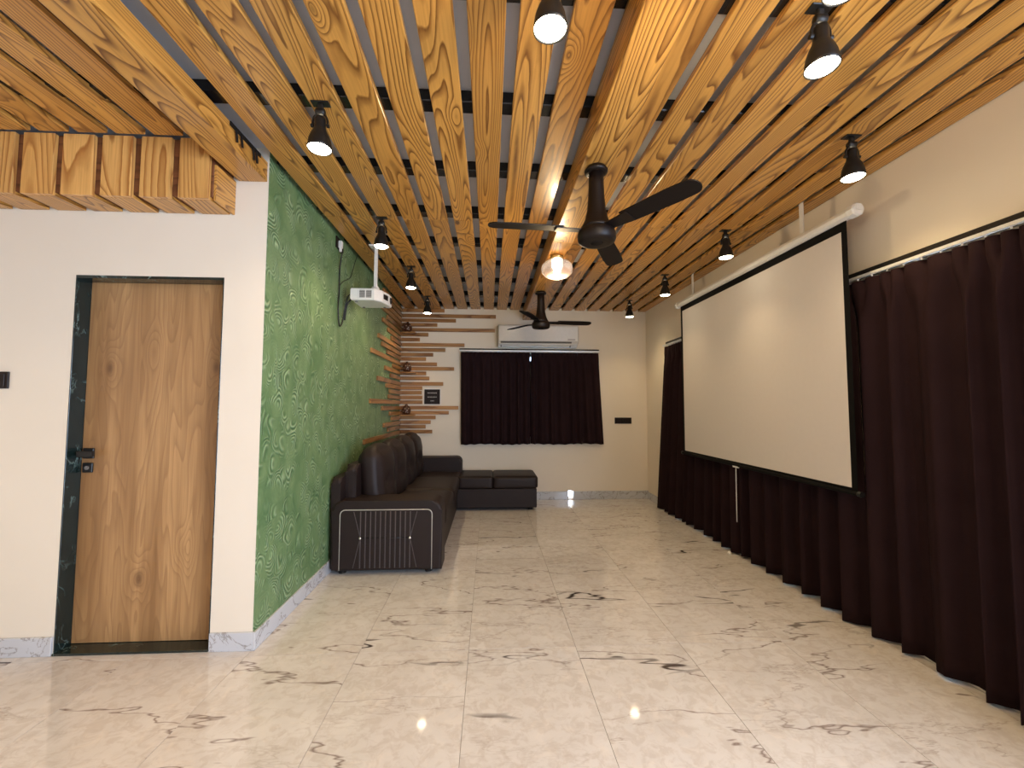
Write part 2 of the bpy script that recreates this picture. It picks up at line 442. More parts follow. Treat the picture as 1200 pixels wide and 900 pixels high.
# right wall: a wide glazed opening behind the curtains, an unseen doorway added beyond them to bring in daylight
RY0, RY1, RZ1 = 1.15, 5.20, 2.12
bm = B()
box(bm, (XR, YR, 0), (XR+T, -2.9, 3.0)); box(bm, (XR, 0.4, 0), (XR+T, RY0, 3.0)); box(bm, (XR, -2.9, 2.42), (XR+T, 0.4, 3.0)); box(bm, (XR, RY1, 0), (XR+T, YB, 3.0)); box(bm, (XR, RY0, RZ1), (XR+T, RY1, 3.0)); box(bm, (XR, RY0, 0), (XR+T, RY1, 0.10))
for yp in (2.50, 3.742): box(bm, (XR, yp-0.14, 0.10), (XR+T, yp+0.14, RZ1))  # unseen piers added behind the curtain gaps to stop slits of light
wall_right = struct('wall_right', bm, M['white'])
# green wall (thin return at the corner so that the paint runs to the edge)
bm = B(); prism(bm, [(XG, YD), (XG, YB), (XG-T, YB), (XG-T, YD+0.15), (XG-0.006, YD+0.15), (XG-0.006, YD)], 0, 3.0)
wall_left = struct('wall_left', bm, M['green'])
# wall with the door
OX0, OX1, OZ = -2.371, -1.551, 2.11
bm = B()
box(bm, (XL-T, YD, 0), (OX0, YD+0.15, 3.0)); box(bm, (OX1, YD, 0), (XG-0.0065, YD+0.15, 3.0)); box(bm, (OX0, YD, OZ), (OX1, YD+0.15, 3.0))
wall_entry = struct('wall_entry', bm, M['white'])
struct('wall_far_left', bx((XL-T, YR, 0), (XL, YD, 3.0)), M['white'])
struct('wall_rear', bx((XL-T, YR-T, 0), (XR+T, YR, 3.0)), M['white'])

# baseboards
bm = B(); box(bm, (XG+0.014, YB-0.014, 0), (DX0, YB, 0.118), 0.002); box(bm, (DX1, YB-0.014, 0), (XR, YB, 0.118), 0.002)
struct('baseboard_back', bm, M['skirting'])
struct('baseboard_left', bx((XG, YD-0.014, 0), (XG+0.014, YB-0.014, 0.10), 0.002), M['skirting'])
bm = B(); box(bm, (XL, YD-0.014, 0), (OX0-0.003, YD, 0.10), 0.002); box(bm, (OX1+0.003, YD-0.014, 0), (XG, YD, 0.10), 0.002)
struct('baseboard_entry', bm, M['skirting'])
struct('baseboard_right', bx((XR-0.012, RY1, 0), (XR, YB-0.014, 0.10), 0.002), M['skirting'])

# ------------------------------------------------------------------ door
DY = YD + 0.088
door = struct('door_1', bx((OX0+0.006, DY, 0.014), (OX1-0.006, DY+0.04, OZ-0.016), 0.002), M['oak'], 'oak veneer door in a black marble frame')
obj('jamb', bx((OX0, YD-0.002, 0.012), (OX0+0.006, YD+0.15, OZ), 0.001), M['black_marble'], door)
obj('jamb', bx((OX1-0.006, YD-0.002, 0.012), (OX1, YD+0.15, OZ), 0.001), M['black_marble'], door)
obj('head', bx((OX0+0.006, YD-0.002, OZ-0.016), (OX1-0.006, YD+0.15, OZ), 0.001), M['black_marble'], door)
obj('threshold', bx((OX0, YD-0.012, 0.0), (OX1, YD+0.15, 0.012), 0.002), M['black_marble'], door)
hd = obj('handle', bx((-2.352, DY-0.012, 1.055), (-2.292, DY, 1.115), 0.003), M['black'], door)
obj('lever', box(bx((-2.330, DY-0.045, 1.075), (-2.312, DY-0.010, 1.095), 0.003), (-2.345, DY-0.058, 1.068), (-2.262, DY-0.040, 1.102), 0.004, 2), M['black'], hd)
lk = obj('lock', bx((-2.350, DY-0.012, 0.975), (-2.295, DY, 1.030), 0.003), M['black'], door)
obj('keyhole', lathe(B(), [(0.012, 0), (0.012, 0.004)], 14, 'Y', (-2.322, DY-0.016, 1.002)), M['grey'], lk)

# ------------------------------------------------------------------ windows behind the curtains
def window(name, a, b, axis, divs):
    """frame of dark profiles in the opening a..b, panes between them"""
    root = None
    bm = B(); th = 0.045
    def bar(u0, v0, u1, v1):
        if axis == 'Y': box(bm, (u0, a[1], v0), (u1, b[1], v1), 0.003)
        else: box(bm, (a[0], u0, v0), (b[0], u1, v1), 0.003)
    k = 0 if axis == 'Y' else 1
    bar(a[k], a[2], b[k], a[2]+th); bar(a[k], b[2]-th, b[k], b[2])
    step = (b[k]-a[k]-th)/divs
    for i in range(divs+1): bar(a[k]+i*step, a[2]+th, a[k]+i*step+th, b[2]-th)
    root = struct(name, bm, M['satin_black'])
    for i in range(divs):
        u0, u1 = a[k]+i*step+th, a[k]+(i+1)*step
        if axis == 'Y': p = bx((u0, (a[1]+b[1])/2-0.003, a[2]+th), (u1, (a[1]+b[1])/2+0.003, b[2]-th))
        else: p = bx(((a[0]+b[0])/2-0.003, u0, a[2]+th), ((a[0]+b[0])/2+0.003, u1, b[2]-th))
        obj('pane', p, M['pane'], root)
    return root
window('window_1', (WX0, YB+0.06, WZ0), (WX1, YB+0.11, WZ1), 'Y', 3)
window('window_2', (XR+0.06, RY0, 0.10), (XR+0.11, 2.36, RZ1), 'X', 2)
window('window_3', (XR+0.06, 2.64, 0.10), (XR+0.11, 3.602, RZ1), 'X', 2)
window('window_4', (XR+0.06, 3.882, 0.10), (XR+0.11, RY1, RZ1), 'X', 2)
struct('light_block_post', bx((0.53, YB+0.03, WZ0), (0.67, YB+0.058, 2.05), 0.003), M['satin_black'])  # unseen post added behind the curtain gap to block window light

# ------------------------------------------------------------------ ceiling: slab, black bars, pine slats, boxed beams
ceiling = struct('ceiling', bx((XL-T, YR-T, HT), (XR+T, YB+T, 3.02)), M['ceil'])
bar_src = None
for k in range(-8, 8):
    y = 1.985 + 0.585*k
    if y < YR+0.1 or y > YB-0.03: continue
    left = XL if y < YD-0.05 else XG
    if bar_src is None or left == XG:
        o = obj('crossbar', bx((left+0.005, y-0.042, HC+0.03), (XR-0.005, y+0.042, HT), 0.004), M['satin_black'], ceiling)
        if left == XL: bar_src = o; bar_y = y
    else:
        share('crossbar', bar_src, ceiling, (0, y-bar_y, 0))
slat_src = {}
def slat(x0, x1, y0, y1, z=HC):
    key = (round(x1-x0, 3), round(y1-y0, 3)); h = (key[0]/2, key[1]/2)
    loc = ((x0+x1)/2, (y0+y1)/2, z)
    if key not in slat_src:
        slat_src[key] = obj('slat', bx((-h[0], -h[1], 0), (h[0], h[1], 0.030), 0.003), M['pine_y'], ceiling, loc)
    else: share('slat', slat_src[key], ceiling, loc)
for k in range(19):
    x0 = -1.262 + 0.1952*k; x1 = min(x0 + 0.144, XR-0.006)
    jo = 3.160 + 0.004*k
    for y0, y1 in ((YR+0.01, 0.62), (0.622, jo), (jo+0.002, YB-0.004)):
        slat(x0, x1, y0, y1, HC + random.uniform(0, 0.003))
slat(-1.665+0.045, -1.495, YR+0.01, 0.3); slat(-1.665+0.045, -1.495, 0.302, 2.262)
for k in range(13):
    x0 = -1.816 - 0.1952*k
    if x0 < XL: break
    slat(x0, x0+0.150, YR+0.01, 0.3, HC+0.012); slat(x0, x0+0.150, 0.302, 2.262, HC+0.012)
def beam(x0, x1, z0, y0, y1):
    b = obj('beam', bx((x0, y0, z0), (x1, y1, z0+0.022), 0.003), M['pine_y'], ceiling)
    obj('side_board', bx((x0+0.001, y0, z0+0.022), (x0+0.022, y1, HC), 0.002), M['pine_y'], b)
    obj('side_board', bx((x1-0.022, y0, z0+0.022), (x1-0.001, y1, HC), 0.002), M['pine_y'], b)
    obj('end_board', bx((x0+0.022, y1-0.02, z0+0.022), (x1-0.022, y1-0.001, HC), 0.001), M['pine_y'], b)
beam(-1.490, -1.326, 2.69, YR+0.01, YD-0.002)
beam(0.490, 0.655, 2.66, YR+0.01, 3.185); beam(0.490, 0.655, 2.66, 3.187, YB-0.004)

# boarded box above the door
soffit = struct('trim_1', bx((XL+.005, 2.294, 2.505), (-1.520, YD-0.002, HC+0.012), 0.002), M['brown_back'], 'boarded pine box along the top of the door wall')
fsrc = usrc = None
for k in range(13):
    x = -1.610 - 0.2005*k
    if x - 0.08 < XL: break
    if fsrc is None:
        fsrc = obj('front_board', bx((-0.0785, 2.270, 2.485), (0.0785, 2.293, HC+0.010), 0.002), M['pine_z'], soffit, (x, 0, 0))
        usrc = obj('underside_board', bx((-0.0785, 2.2935, 2.485), (0.0785, YD-0.003, 2.504), 0.002), M['pine_y'], soffit, (x, 0, 0))
    else:
        share('front_board', fsrc, soffit, (x, 0, 0)); share('underside_board', usrc, soffit, (x, 0, 0))
obj('end_panel', bx((-1.519, 2.294, 2.485), (-1.504, YD-0.002, 2.688), 0.002), M['pine_y'], soffit)

# ------------------------------------------------------------------ wood strips around the far left corner
back_strips = [(2.781, -.675), (2.701, .087), (2.633, -.505), (2.565, -.779), (2.492, .073), (2.419, -.908), (2.345, -1.032), (2.269, -.376), (2.194, -.657), (2.123, -.834),
    (2.059, -.936), (1.983, -.777), (1.916, -.526), (1.847, -.933), (1.774, -.885), (1.693, -.682), (1.632, -.986), (1.563, -.993), (1.493, -.984), (1.424, -.983),
    (1.344, -.457), (1.272, -.597), (1.203, -.787), (1.134, -.858), (1.068, -.931), (.997, -.834)]
left_ends = [5.05, 5.2, 5.12, 5.0, 5.25, 5.05, 5.30, 5.49, 4.87, 5.03, 5.28, 4.59, 5.62, 5.20, 5.49, 4.87, 5.28, 5.45, 5.40, 4.59, 5.085, 5.48, 5.58, 5.18, 5.40, 4.39]
left_z = [z for z, _ in back_strips]
for (z, xe), ye in zip(back_strips, left_ends):
    x0 = XG + 0.001; d = random.uniform(0.020, 0.026)
    hx = (xe-x0)/2
    obj('slat', bx((-hx, -d, -0.026), (hx, 0, 0.026), 0.002), M['strip_x'], wall_back, ((xe+x0)/2, YB, z))
    y1 = YB-0.030; hy = (y1-ye)/2; d2 = random.uniform(0.020, 0.030)
    obj('slat', bx((0, -hy, -0.026), (d2, hy, 0.026), 0.002), M['strip_y'], wall_left, (XG, (y1+ye)/2, z - 0.004))

# ------------------------------------------------------------------ sofa
sofa = thing('sectional_sofa', 'dark brown L-shaped sectional sofa with chaise against the green wall', 'sofa', (-0.8, 4.8, 0))
SX, SY = -0.8, 4.8
def sp(name, bm, mat, loc=(0, 0, 0), parent=None, smooth=False):
    # parts are modelled in room coordinates and hang under the sofa's base point
    if parent is None:
        o = obj(name, bm, mat, sofa, (loc[0]-SX, loc[1]-SY, loc[2]), smooth=smooth)
    else:
        o = obj(name, bm, mat, parent, loc, smooth=smooth)
    return o
AX0, AX1, AY0, AY1, AZ = -1.272, -0.385, 3.475, 3.735, 0.592
# near arm: rounded slab
arm = sp('arm', prism(B(), rrect(AX0, 0.035, AX1, AZ, 0.085, 7, (1, 1, 0, 0)), AY0, AY1, 'XZ', 0.022), M['sofa'], smooth=False)
# raised face panel with piping
pan = obj('face_panel', prism(B(), rrect(AX0+0.075, 0.055, AX1-0.085, AZ-0.075, 0.04, 5, (1, 1, 0, 0)), AY0-0.010, AY0+0.012, 'XZ', 0.006), M['sofa'], arm)
px0, px1, pz1 = AX0+0.070, AX1-0.080, AZ-0.070
pts = [(px0, AY0-0.006, 0.045), (px0, AY0-0.006, pz1-0.04)] + [(px0+0.04-0.04*math.cos(t), AY0-0.006, pz1-0.04+0.04*math.sin(t)) for t in [PI/2*k/6 for k in range(1, 7)]]
pts += [(px1-0.04+0.04*math.sin(t), AY0-0.006, pz1-0.04+0.04*math.cos(t)) for t in [PI/2*k/6 for k in range(0, 7)]] + [(px1, AY0-0.006, 0.045)]
obj('piping', tube(B(), pts, 0.0038, 8), M['piping'], arm, smooth=True)
zb, zt, zm = 0.062, pz1-0.012, 0.30
xa, xb = px0+0.165, px1-0.175
nch = 11
rsrc = None
for k in range(nch):
    x = xa + (xb-xa)*k/(nch-1)
    if rsrc is None: rsrc = obj('channel_seam', tube(B(), [(0, AY0-0.011, zb), (0, AY0-0.013, zm), (0, AY0-0.011, zt)], 0.0055, 6), M['sofa_light'], arm, (x, 0, 0), smooth=True)
    else: share('channel_seam', rsrc, arm, (x, 0, 0))
for x, s in ((xa, -1), (xb, 1)):
    for z in (zb, zt):
        obj('diagonal_seam', tube(B(), [(x, AY0-0.012, zm), (x + s*0.055, AY0-0.011, z)], 0.0035, 6), M['sofa_light'], arm, smooth=True)
    obj('button', lathe(B(), [(0.001, -0.014), (0.009, -0.012), (0.012, -0.006), (0.012, 0.0)], 14, 'Y', (x, AY0-0.010, zm)), M['chrome'], arm, smooth=True)
obj('cross_seam', tube(B(), [(xa, AY0-0.0125, zm), (xb, AY0-0.0125, zm)], 0.003, 6), M['satin_black'], arm, smooth=True)
# base, seats
sp('base', bx((-1.27, 3.735, 0.035), (-0.415, 5.50, 0.30), 0.012, 2), M['sofa'])
sp('chaise_base', bx((-1.27, 5.505, 0.035), (0.628, 6.105, 0.285), 0.012, 2), M['sofa'])
for i, (y0, y1) in enumerate(((3.738, 4.62), (4.622, 5.50))):
    sp('seat_cushion', cushion((0.64, y1-y0, 0.165), 0.045, (0.006, 0.0, 0.012)), M['sofa'], (-0.705, (y0+y1)/2, 0.375), smooth=True)
sp('seat_cushion', cushion((0.66, 0.62, 0.160), 0.045, (0, 0.006, 0.008)), M['sofa'], (-0.72, 5.795, 0.368), smooth=True)
sp('chaise_cushion', cushion((0.46, 0.62, 0.160), 0.028, (0, 0.006, 0.003)), M['sofa'], (-0.178, 5.795, 0.366), smooth=True)
sp('chaise_cushion', cushion((0.59, 0.62, 0.160), 0.032, (0.003, 0.006, 0.003)), M['sofa'], (0.347, 5.795, 0.366), smooth=True)
# backrest frame, pad and four tufted cushions
sp('back_frame', prism(B(), rrect(3.50, 0.04, 6.10, 0.775, 0.05, 5, (1, 1, 0, 0)), -1.290, -1.215, 'YZ', 0.02), M['sofa'])
sp('back_pad', prism(B(), rrect(3.60, 0.30, 6.10, 0.865, 0.06, 5, (1, 1, 0, 0)), -1.214, -1.120, 'YZ', 0.035), M['sofa'], smooth=False)
cs = None
for k in range(4):
    y = 3.975 + 0.552*k
    if cs is None:
        cs = sp('back_cushion', cushion((0.20, 0.535, 0.57), 0.085, (0.050, 0.010, 0.040), ((-0.12, -0.02, 0.045, 0.05), (0.12, -0.02, 0.045, 0.05))), M['sofa'], (-1.035, y, 0.695), smooth=True)
        cs.rotation_euler = (0, -0.10, 0)
        bt = obj('button', lathe(B(), [(0.001, 0.010), (0.009, 0.008), (0.012, 0.0)], 12, 'X', (0.087, -0.12, -0.02)), M['sofa_light'], cs, smooth=True)
        b2 = share('button', bt, cs, (0, 0.24, 0))
    else:
        c2 = share('back_cushion', cs, sofa, (-1.035-SX, y-SY, 0.695), (0, -0.10, 0))
        share('button', bt, c2); share('button', bt, c2, (0, 0.24, 0))
# far arm along the back wall
sp('arm', prism(B(), rrect(-1.12, 0.30, -0.385, 0.655, 0.075, 7, (1, 0, 0, 0)), 5.90, 6.105, 'XZ', 0.025), M['sofa'])
for x, y in ((-1.2, 3.55), (-0.50, 3.56), (-1.2, 6.0), (0.55, 6.0), (0.55, 5.60), (-0.5, 5.60)):
    sp('foot', lathe(B(), [(0.030, 0.0), (0.034, 0.038)], 14, 'Z', (x, y, 0)), M['black'])

# ------------------------------------------------------------------ curtains
def curtain(name, label, axis, c0, c1, h0, h1, base, z0, z1, folds, amp, into, group, hem_shift=0.0, seed=1):
    """cloth hung from c0..c1 on the rail, hem from h0..h1; into = direction that faces the room"""
    rg = random.Random(seed)
    N, R = folds*12, 26
    cuts = [0.0]
    for k in range(folds): cuts.append(cuts[-1] + rg.uniform(0.6, 1.4))
    cuts = [c/cuts[-1] for c in cuts]
    amps = [rg.uniform(0.70, 1.05) for _ in range(folds+1)]
    bm = B(); grid = []
    for j in range(R+1):
        t = j/R; z = z1 + (z0-z1)*t
        row = []
        for i in range(N+1):
            f = i/12; k = min(int(f), folds-1); fr = f-k
            s = cuts[k] + (cuts[k+1]-cuts[k])*fr
            a = amps[k]*(1-fr) + amps[k+1]*fr
            vw = 0.10 + 0.10*((k*7) % 5)/4
            rg_ = max(0.0, min(1.0, (fr-vw)/(1-2*vw)))
            body = 2.0*a*math.sin(PI*rg_)**0.6 - 1.0 + 0.16*math.sin(4*PI*rg_ + k*1.7)*math.sin(PI*rg_)
            head = -0.45 + 0.75*abs(math.sin(2*PI*fr))**0.5
            m_ = max(0.0, min(1.0, (t-0.035)/0.09)); m_ = m_*m_*(3-2*m_)
            off = amp*((1-m_)*head*0.8 + m_*body*(0.72 + 0.28*t))
            along = (c0 + (c1-c0)*s)*(1-t) + (h0 + (h1-h0)*s)*t
            along += amp*0.30*m_*math.sin(2*PI*fr)*math.sin(PI*s)
            d = base + into*(off + hem_shift*t)
            zz = z + (0.005*math.sin(9*s + seed) + 0.004*math.sin(2*PI*fr) if j == R else 0)
            row.append(bm.verts.new((along, d, zz) if axis == 'X' else (d, along, zz)))
        grid.append(row)
    for j in range(R):
        for i in range(N): bm.faces.new((grid[j][i], grid[j][i+1], grid[j+1][i+1], grid[j+1][i]))
    o = obj(name, bm, M['curtain'], smooth=True)
    md = o.modifiers.new('cloth', 'SOLIDIFY'); md.thickness = 0.003; md.offset = 0
    return tag(o, label, 'curtain', group)
GR = 'dark curtains along the right wall'
ZR = 2.150
curtain('curtain', 'dark brown floor length curtain hanging nearest the back wall, partly behind the screen', 'Y', 3.745, 5.33, 3.745, 5.66, 2.304, 0.012, ZR, 11, 0.052, -1, GR, -0.002, 3)
curtain('curtain', 'dark brown floor length curtain hanging mostly behind the projection screen', 'Y', 2.503, 3.742, 2.503, 3.742, 2.304, 0.012, ZR, 7, 0.053, -1, GR, -0.002, 5)
curtain('curtain', 'wide dark brown floor length curtain beside the screen, wholly uncovered by it', 'Y', 0.95, 2.500, 0.95, 2.500, 2.306, 0.012, ZR, 9, 0.053, -1, GR, -0.003, 8)
GB = 'short dark curtains on the back window'
curtain('window_curtain', 'short dark brown back window curtain on the sofa side', 'X', -0.425, 0.590, -0.415, 0.596, YB-0.085, 0.815, 2.160, 8, 0.034, -1, GB, 0.0, 11)
curtain('window_curtain', 'short dark brown back window curtain on the switch plate side, hem flaring out', 'X', 0.606, 1.615, 0.599, 1.690, YB-0.085, 0.815, 2.160, 8, 0.034, -1, GB, 0.0, 14)

def rail(name, label, axis, a, b, base, z):
    root = thing(name, label, 'curtain rail', (base, (a+b)/2, z) if axis == 'Y' else ((a+b)/2, base, z))
    h = (b-a)/2
    if axis == 'Y': ch = bx((-0.011, -h, 0), (0.011, h, 0.018), 0.002)
    else: ch = bx((-h, -0.011, 0), (h, 0.011, 0.020), 0.002)
    obj('channel', ch, M['rail'], root)
    gs = None
    n = int((b-a)/0.095)
    for k in range(n):
        u = -h + (k+0.5)*(b-a)/n
        loc = (0, u, 0) if axis == 'Y' else (u, 0, 0)
        if gs is None: gs = obj('glider', lathe(B(), [(0.004, -0.012), (0.004, -0.003), (0.007, -0.002), (0.007, 0.0)], 8), M['plastic'], root, loc)
        else: share('glider', gs, root, loc)
    for u in [-h+0.1 + (b-a-0.2)*k/4 for k in range(5)]:
        if axis == 'Y': obj('bracket', bx((0.011, -0.012, 0.003), (XR-base, 0.012, 0.015), 0.001), M['rail'], root, (0, u, 0))
        else: obj('bracket', bx((-0.012, 0.011, 0.003), (0.012, YB-base, 0.017), 0.001), M['rail'], root, (u, 0, 0))
    return root
rail('curtain_rail', 'long silver curtain rail over the right wall curtains', 'Y', 0.95, 5.35, 2.298, ZR+0.012)
rail('curtain_rail', 'short white curtain rail above the back window', 'X', -0.44, 1.63, YB-0.085, 2.172)
# dark window head strip above each rail
struct('trim_2', bx((XR-0.030, 0.95, 2.180), (XR-0.001, 5.37, 2.226), 0.002), M['satin_black'])
struct('trim_3', bx((-0.45, YB-0.020, 2.205), (1.64, YB-0.001, 2.222), 0.002), M['satin_black'])

# ------------------------------------------------------------------ projection screen
scr = thing('projection_screen', 'large white pull-down projection screen with black borders before the curtains', 'screen', (2.20, 3.50, 2.55))
sy0, sy1 = -1.115, 1.125       # along the wall
obj('case', lathe(B(), [(0.030, sy0-0.03), (0.034, sy0-0.025), (0.034, sy1+0.025), (0.030, sy1+0.03)], 10, 'Y'), M['plastic'], scr)
for s, y in ((-1, sy0-0.03), (1, sy1+0.03)):
    e = obj('end_cap', lathe(B(), [(0.030, 0.0), (0.042, 0.006), (0.042, 0.045), (0.034, 0.055)], 8, 'Y'), M['plastic'], scr, (0, y, 0), (0, 0, 0 if s > 0 else PI))
    obj('cap_hook', bx((-0.012, 0.050, -0.008), (0.020, 0.062, 0.030), 0.002), M['plastic'], e)
zt, zb2 = -0.035, -1.705
obj('sheet', bx((-0.001, sy0+0.045, zb2+0.03), (0.001, sy1-0.045, zt-0.055)), M['screen'], scr)
obj('border', bx((-0.0012, sy0+0.005, zt-0.055), (0.0012, sy1-0.005, zt+0.01)), M['screen_black'], scr)
obj('border', bx((-0.0012, sy0+0.005, zb2+0.01), (0.0012, sy1-0.005, zb2+0.03)), M['screen_black'], scr)
obj('border', bx((-0.0012, sy0+0.005, zb2+0.03), (0.0012, sy0+0.045, zt-0.055)), M['screen_black'], scr)
obj('border', bx((-0.0012, sy1-0.045, zb2+0.03), (0.0012, sy1-0.005, zt-0.055)), M['screen_black'], scr)
bar = obj('bottom_bar', lathe(B(), [(0.010, sy0-0.012), (0.014, sy0-0.008), (0.014, sy1+0.008), (0.010, sy1+0.012)], 10, 'Y', (0, 0, zb2)), M['screen_black'], scr)
obj('bar_end', lathe(B(), [(0.017, -0.012), (0.019, 0.0), (0.017, 0.012)], 12, 'Y', (0, sy0-0.012, zb2)), M['black'], bar)
obj('bar_end', lathe(B(), [(0.017, -0.012), (0.019, 0.0), (0.017, 0.012)], 12, 'Y', (0, sy1+0.012, zb2)), M['black'], bar)
ph = obj('pull_handle', bx((-0.012, 0.075, zb2-0.022), (0.004, 0.155, zb2-0.002), 0.003), M['plastic'], scr)
obj('cord', tube(B(), smooth_pts([(-0.004, 0.115, zb2-0.02), (-0.004, 0.118, zb2-0.2), (-0.003, 0.122, zb2-0.50)], 5), 0.0035, 6), M['plastic'], ph, smooth=True)
for y in (-0.75, 0.83):
    obj('hanger', bx((-0.004, y-0.018, 0.030), (0.004, y+0.018, HC-2.55-0.001), 0.001), M['plastic'], scr)

tag(obj('floor_stop', lathe(B(), [(0.004, 0.0), (0.016, 0.003), (0.018, 0.014), (0.012, 0.026), (0.002, 0.030)], 16), M['plastic'], None, (2.225, 3.80, 0.0005), smooth=True),
    'tiny white round stop on the floor at the curtain hem', 'door stop')

# ------------------------------------------------------------------ air conditioner
ac = thing('air_conditioner', 'white wall-mounted split air conditioner above the back window', 'air conditioner', (0.705, YB, 2.24))
W_ = 0.585
prof = [(0.0, 0.0), (-0.10, 0.0), (-0.165, 0.035), (-0.205, 0.075), (-0.205, 0.275), (-0.190, 0.305), (-0.165, 0.315), (0.0, 0.315)]
bm = prism(B(), prof, -W_, W_, 'YZ', 0.012); ab = obj('body', bm, M['ac'], ac)
obj('front_panel', bx((-W_+0.006, -0.211, 0.080), (W_-0.006, -0.204, 0.292), 0.003), M['ac'], ac)
lv = obj('louvre', prism(B(), [(-0.103, -0.003), (-0.168, 0.030), (-0.166, 0.034), (-0.101, 0.002)], -W_+0.05, W_-0.12, 'YZ'), M['plastic'], ac)
obj('outlet_slot', prism(B(), [(-0.100, -0.002), (-0.201, 0.068), (-0.205, 0.066), (-0.104, -0.003)], -W_+0.035, W_-0.10, 'YZ'), M['grey'], ac)
obj('display', bx((W_-0.16, -0.2125, 0.088), (W_-0.05, -0.2112, 0.108)), M['mark'], ac)

# ------------------------------------------------------------------ ceiling fans
def make_fan(name, label, loc, ang):
    f = thing(name, label, 'ceiling fan', loc, (0, 0, math.radians(ang)), 'ceiling fans on the centre beam')
    obj('canopy', lathe(B(), [(0.030, -0.034), (0.060, -0.030), (0.064, -0.018), (0.056, -0.006), (0.052, 0.0)], 32), M['fan'], f, smooth=True)
    obj('downrod', lathe(B(), [(0.090, -0.345), (0.078, -0.325), (0.062, -0.290), (0.050, -0.235), (0.044, -0.17), (0.041, -0.10), (0.040, -0.034)], 32), M['fan'], f, smooth=True)
    hub = obj('motor_housing', lathe(B(), [(0.070, -0.418), (0.092, -0.415), (0.100, -0.404), (0.103, -0.376), (0.098, -0.355), (0.088, -0.345)], 36), M['fan'], f, smooth=True)
    obj('hub_badge', lathe(B(), [(0.030, -0.4205), (0.034, -0.418), (0.034, -0.416)], 24), M['fan_blade'], hub, smooth=True)
    for k in range(3):
        a = 2*PI*k/3
        out = [(0.19, -0.050), (0.45, -0.058), (0.545, -0.053)]
        tip = [(0.545 + 0.042*math.sin(t), -0.053*math.cos(t)*(1 if t < PI/2 else 1)) for t in [PI*q/10 for q in range(1, 10)]]
        out = out + tip + [(0.545, 0.053), (0.45, 0.058), (0.19, 0.050)]
        bl = obj('blade', prism(B(), out, -0.003, 0.003), M['fan_blade'], f, (0, 0, -0.345), (0, 0, 0))
        bl.rotation_mode = 'QUATERNION'
        bl.rotation_quaternion = (Matrix.Rotation(a, 3, 'Z') @ Matrix.Rotation(math.radians(-10), 3, 'X')).to_quaternion()
        obj('blade_iron', prism(B(), [(0.075, -0.032), (0.12, -0.034), (0.225, -0.044), (0.225, 0.044), (0.12, 0.034), (0.075, 0.032)], -0.009, -0.0032), M['fan'], bl)
    return f
make_fan('ceiling_fan', 'dark brown three-blade ceiling fan in front of the glass ceiling lamp', (0.572, 2.16, 2.66), 183)
make_fan('ceiling_fan', 'dark brown three-blade ceiling fan in front of the air conditioner', (0.572, 4.60, 2.66), 5)

# ------------------------------------------------------------------ glass ceiling lamps on the beam
def make_globe(label, loc):
    g = thing('glass_ceiling_lamp', label, 'ceiling lamp', loc, group='glass lamps under the centre beam')
    obj('cap', lathe(B(), [(0.055, -0.030), (0.055, -0.004), (0.050, 0.0)], 28), M['brass'], g, smooth=True)
    obj('glass_shade', lathe(B(), [(0.050, -0.028), (0.062, -0.040), (0.105, -0.062), (0.130, -0.090), (0.134, -0.115), (0.128, -0.150), (0.105, -0.178), (0.060, -0.196), (0.012, -0.202)], 40), M['glass'], g, smooth=True)
    obj('bulb', lathe(B(), [(0.010, -0.031), (0.018, -0.045), (0.034, -0.075), (0.036, -0.095), (0.026, -0.118), (0.006, -0.126)], 20), M['bulb'], g, smooth=True)
    ld = bpy.data.lights.new('globe_light', 'POINT'); ld.energy = GLOBE_W; ld.color = WARM; ld.shadow_soft_size = 0.05
    lo = bpy.data.objects.new('globe_light', ld); link(lo, g); lo.location = (0, 0, -0.26)
    return g
make_globe('lit pinkish glass ceiling lamp on the centre beam between the two fans', (0.572, 3.47, 2.66))
make_globe('added out-of-view glass ceiling lamp on the centre beam before the first fan', (0.572, 0.94, 2.66))  # second lamp is out of view, added for its light

# ------------------------------------------------------------------ spotlights
def make_spot():
    s = thing('spotlight', '', 'spotlight')
    mp_ = obj('mount_plate', bx((-0.042, -0.022, -0.006), (0.042, 0.022, 0.0), 0.002), M['black'], s)
    obj('lug', bx((-0.012, -0.010, -0.036), (0.012, 0.010, -0.006), 0.003), M['black'], mp_)
    pv = obj('pivot', lathe(B(), [(0.013, -0.022), (0.017, -0.018), (0.017, 0.018), (0.013, 0.022)], 16, 'X', (0, 0, -0.045)), M['black'], s, smooth=True)
    yk = B()
    tube(yk, smooth_pts([(-0.034, 0, -0.115), (-0.034, 0, -0.085), (-0.022, 0, -0.062), (0, 0, -0.056), (0.022, 0, -0.062), (0.034, 0, -0.085), (0.034, 0, -0.115)], 5), 0.0055, 8)
    y_ = obj('yoke', yk, M['black'], s, smooth=True)
    for q in (-1, 1): obj('yoke_screw', lathe(B(), [(0.009, -0.006), (0.009, 0.006)], 12, 'X', (q*0.037, 0, -0.112)), M['black'], y_)
    obj('housing', lathe(B(), [(0.016, -0.070), (0.023, -0.074), (0.026, -0.088), (0.026, -0.122), (0.030, -0.136), (0.040, -0.156), (0.049, -0.182), (0.0545, -0.215), (0.0560, -0.228), (0.0535, -0.228), (0.052, -0.220)], 32, cap=False), M['black'], s, smooth=True)
    obj('lens', lathe(B(), [(0.0525, -0.221), (0.046, -0.229), (0.027, -0.234), (0.004, -0.2355)], 32), M['lens'], s, smooth=True)
    ld = bpy.data.lights.new('spot_light', 'SPOT'); ld.energy = SPOT_W; ld.color = WARM; ld.spot_size = math.radians(124); ld.spot_blend = 1.0; ld.shadow_soft_size = 0.04
    lo = bpy.data.objects.new('spot_light', ld); link(lo, s); lo.location = (0, 0, -0.242)
    return s
sp0 = make_spot()
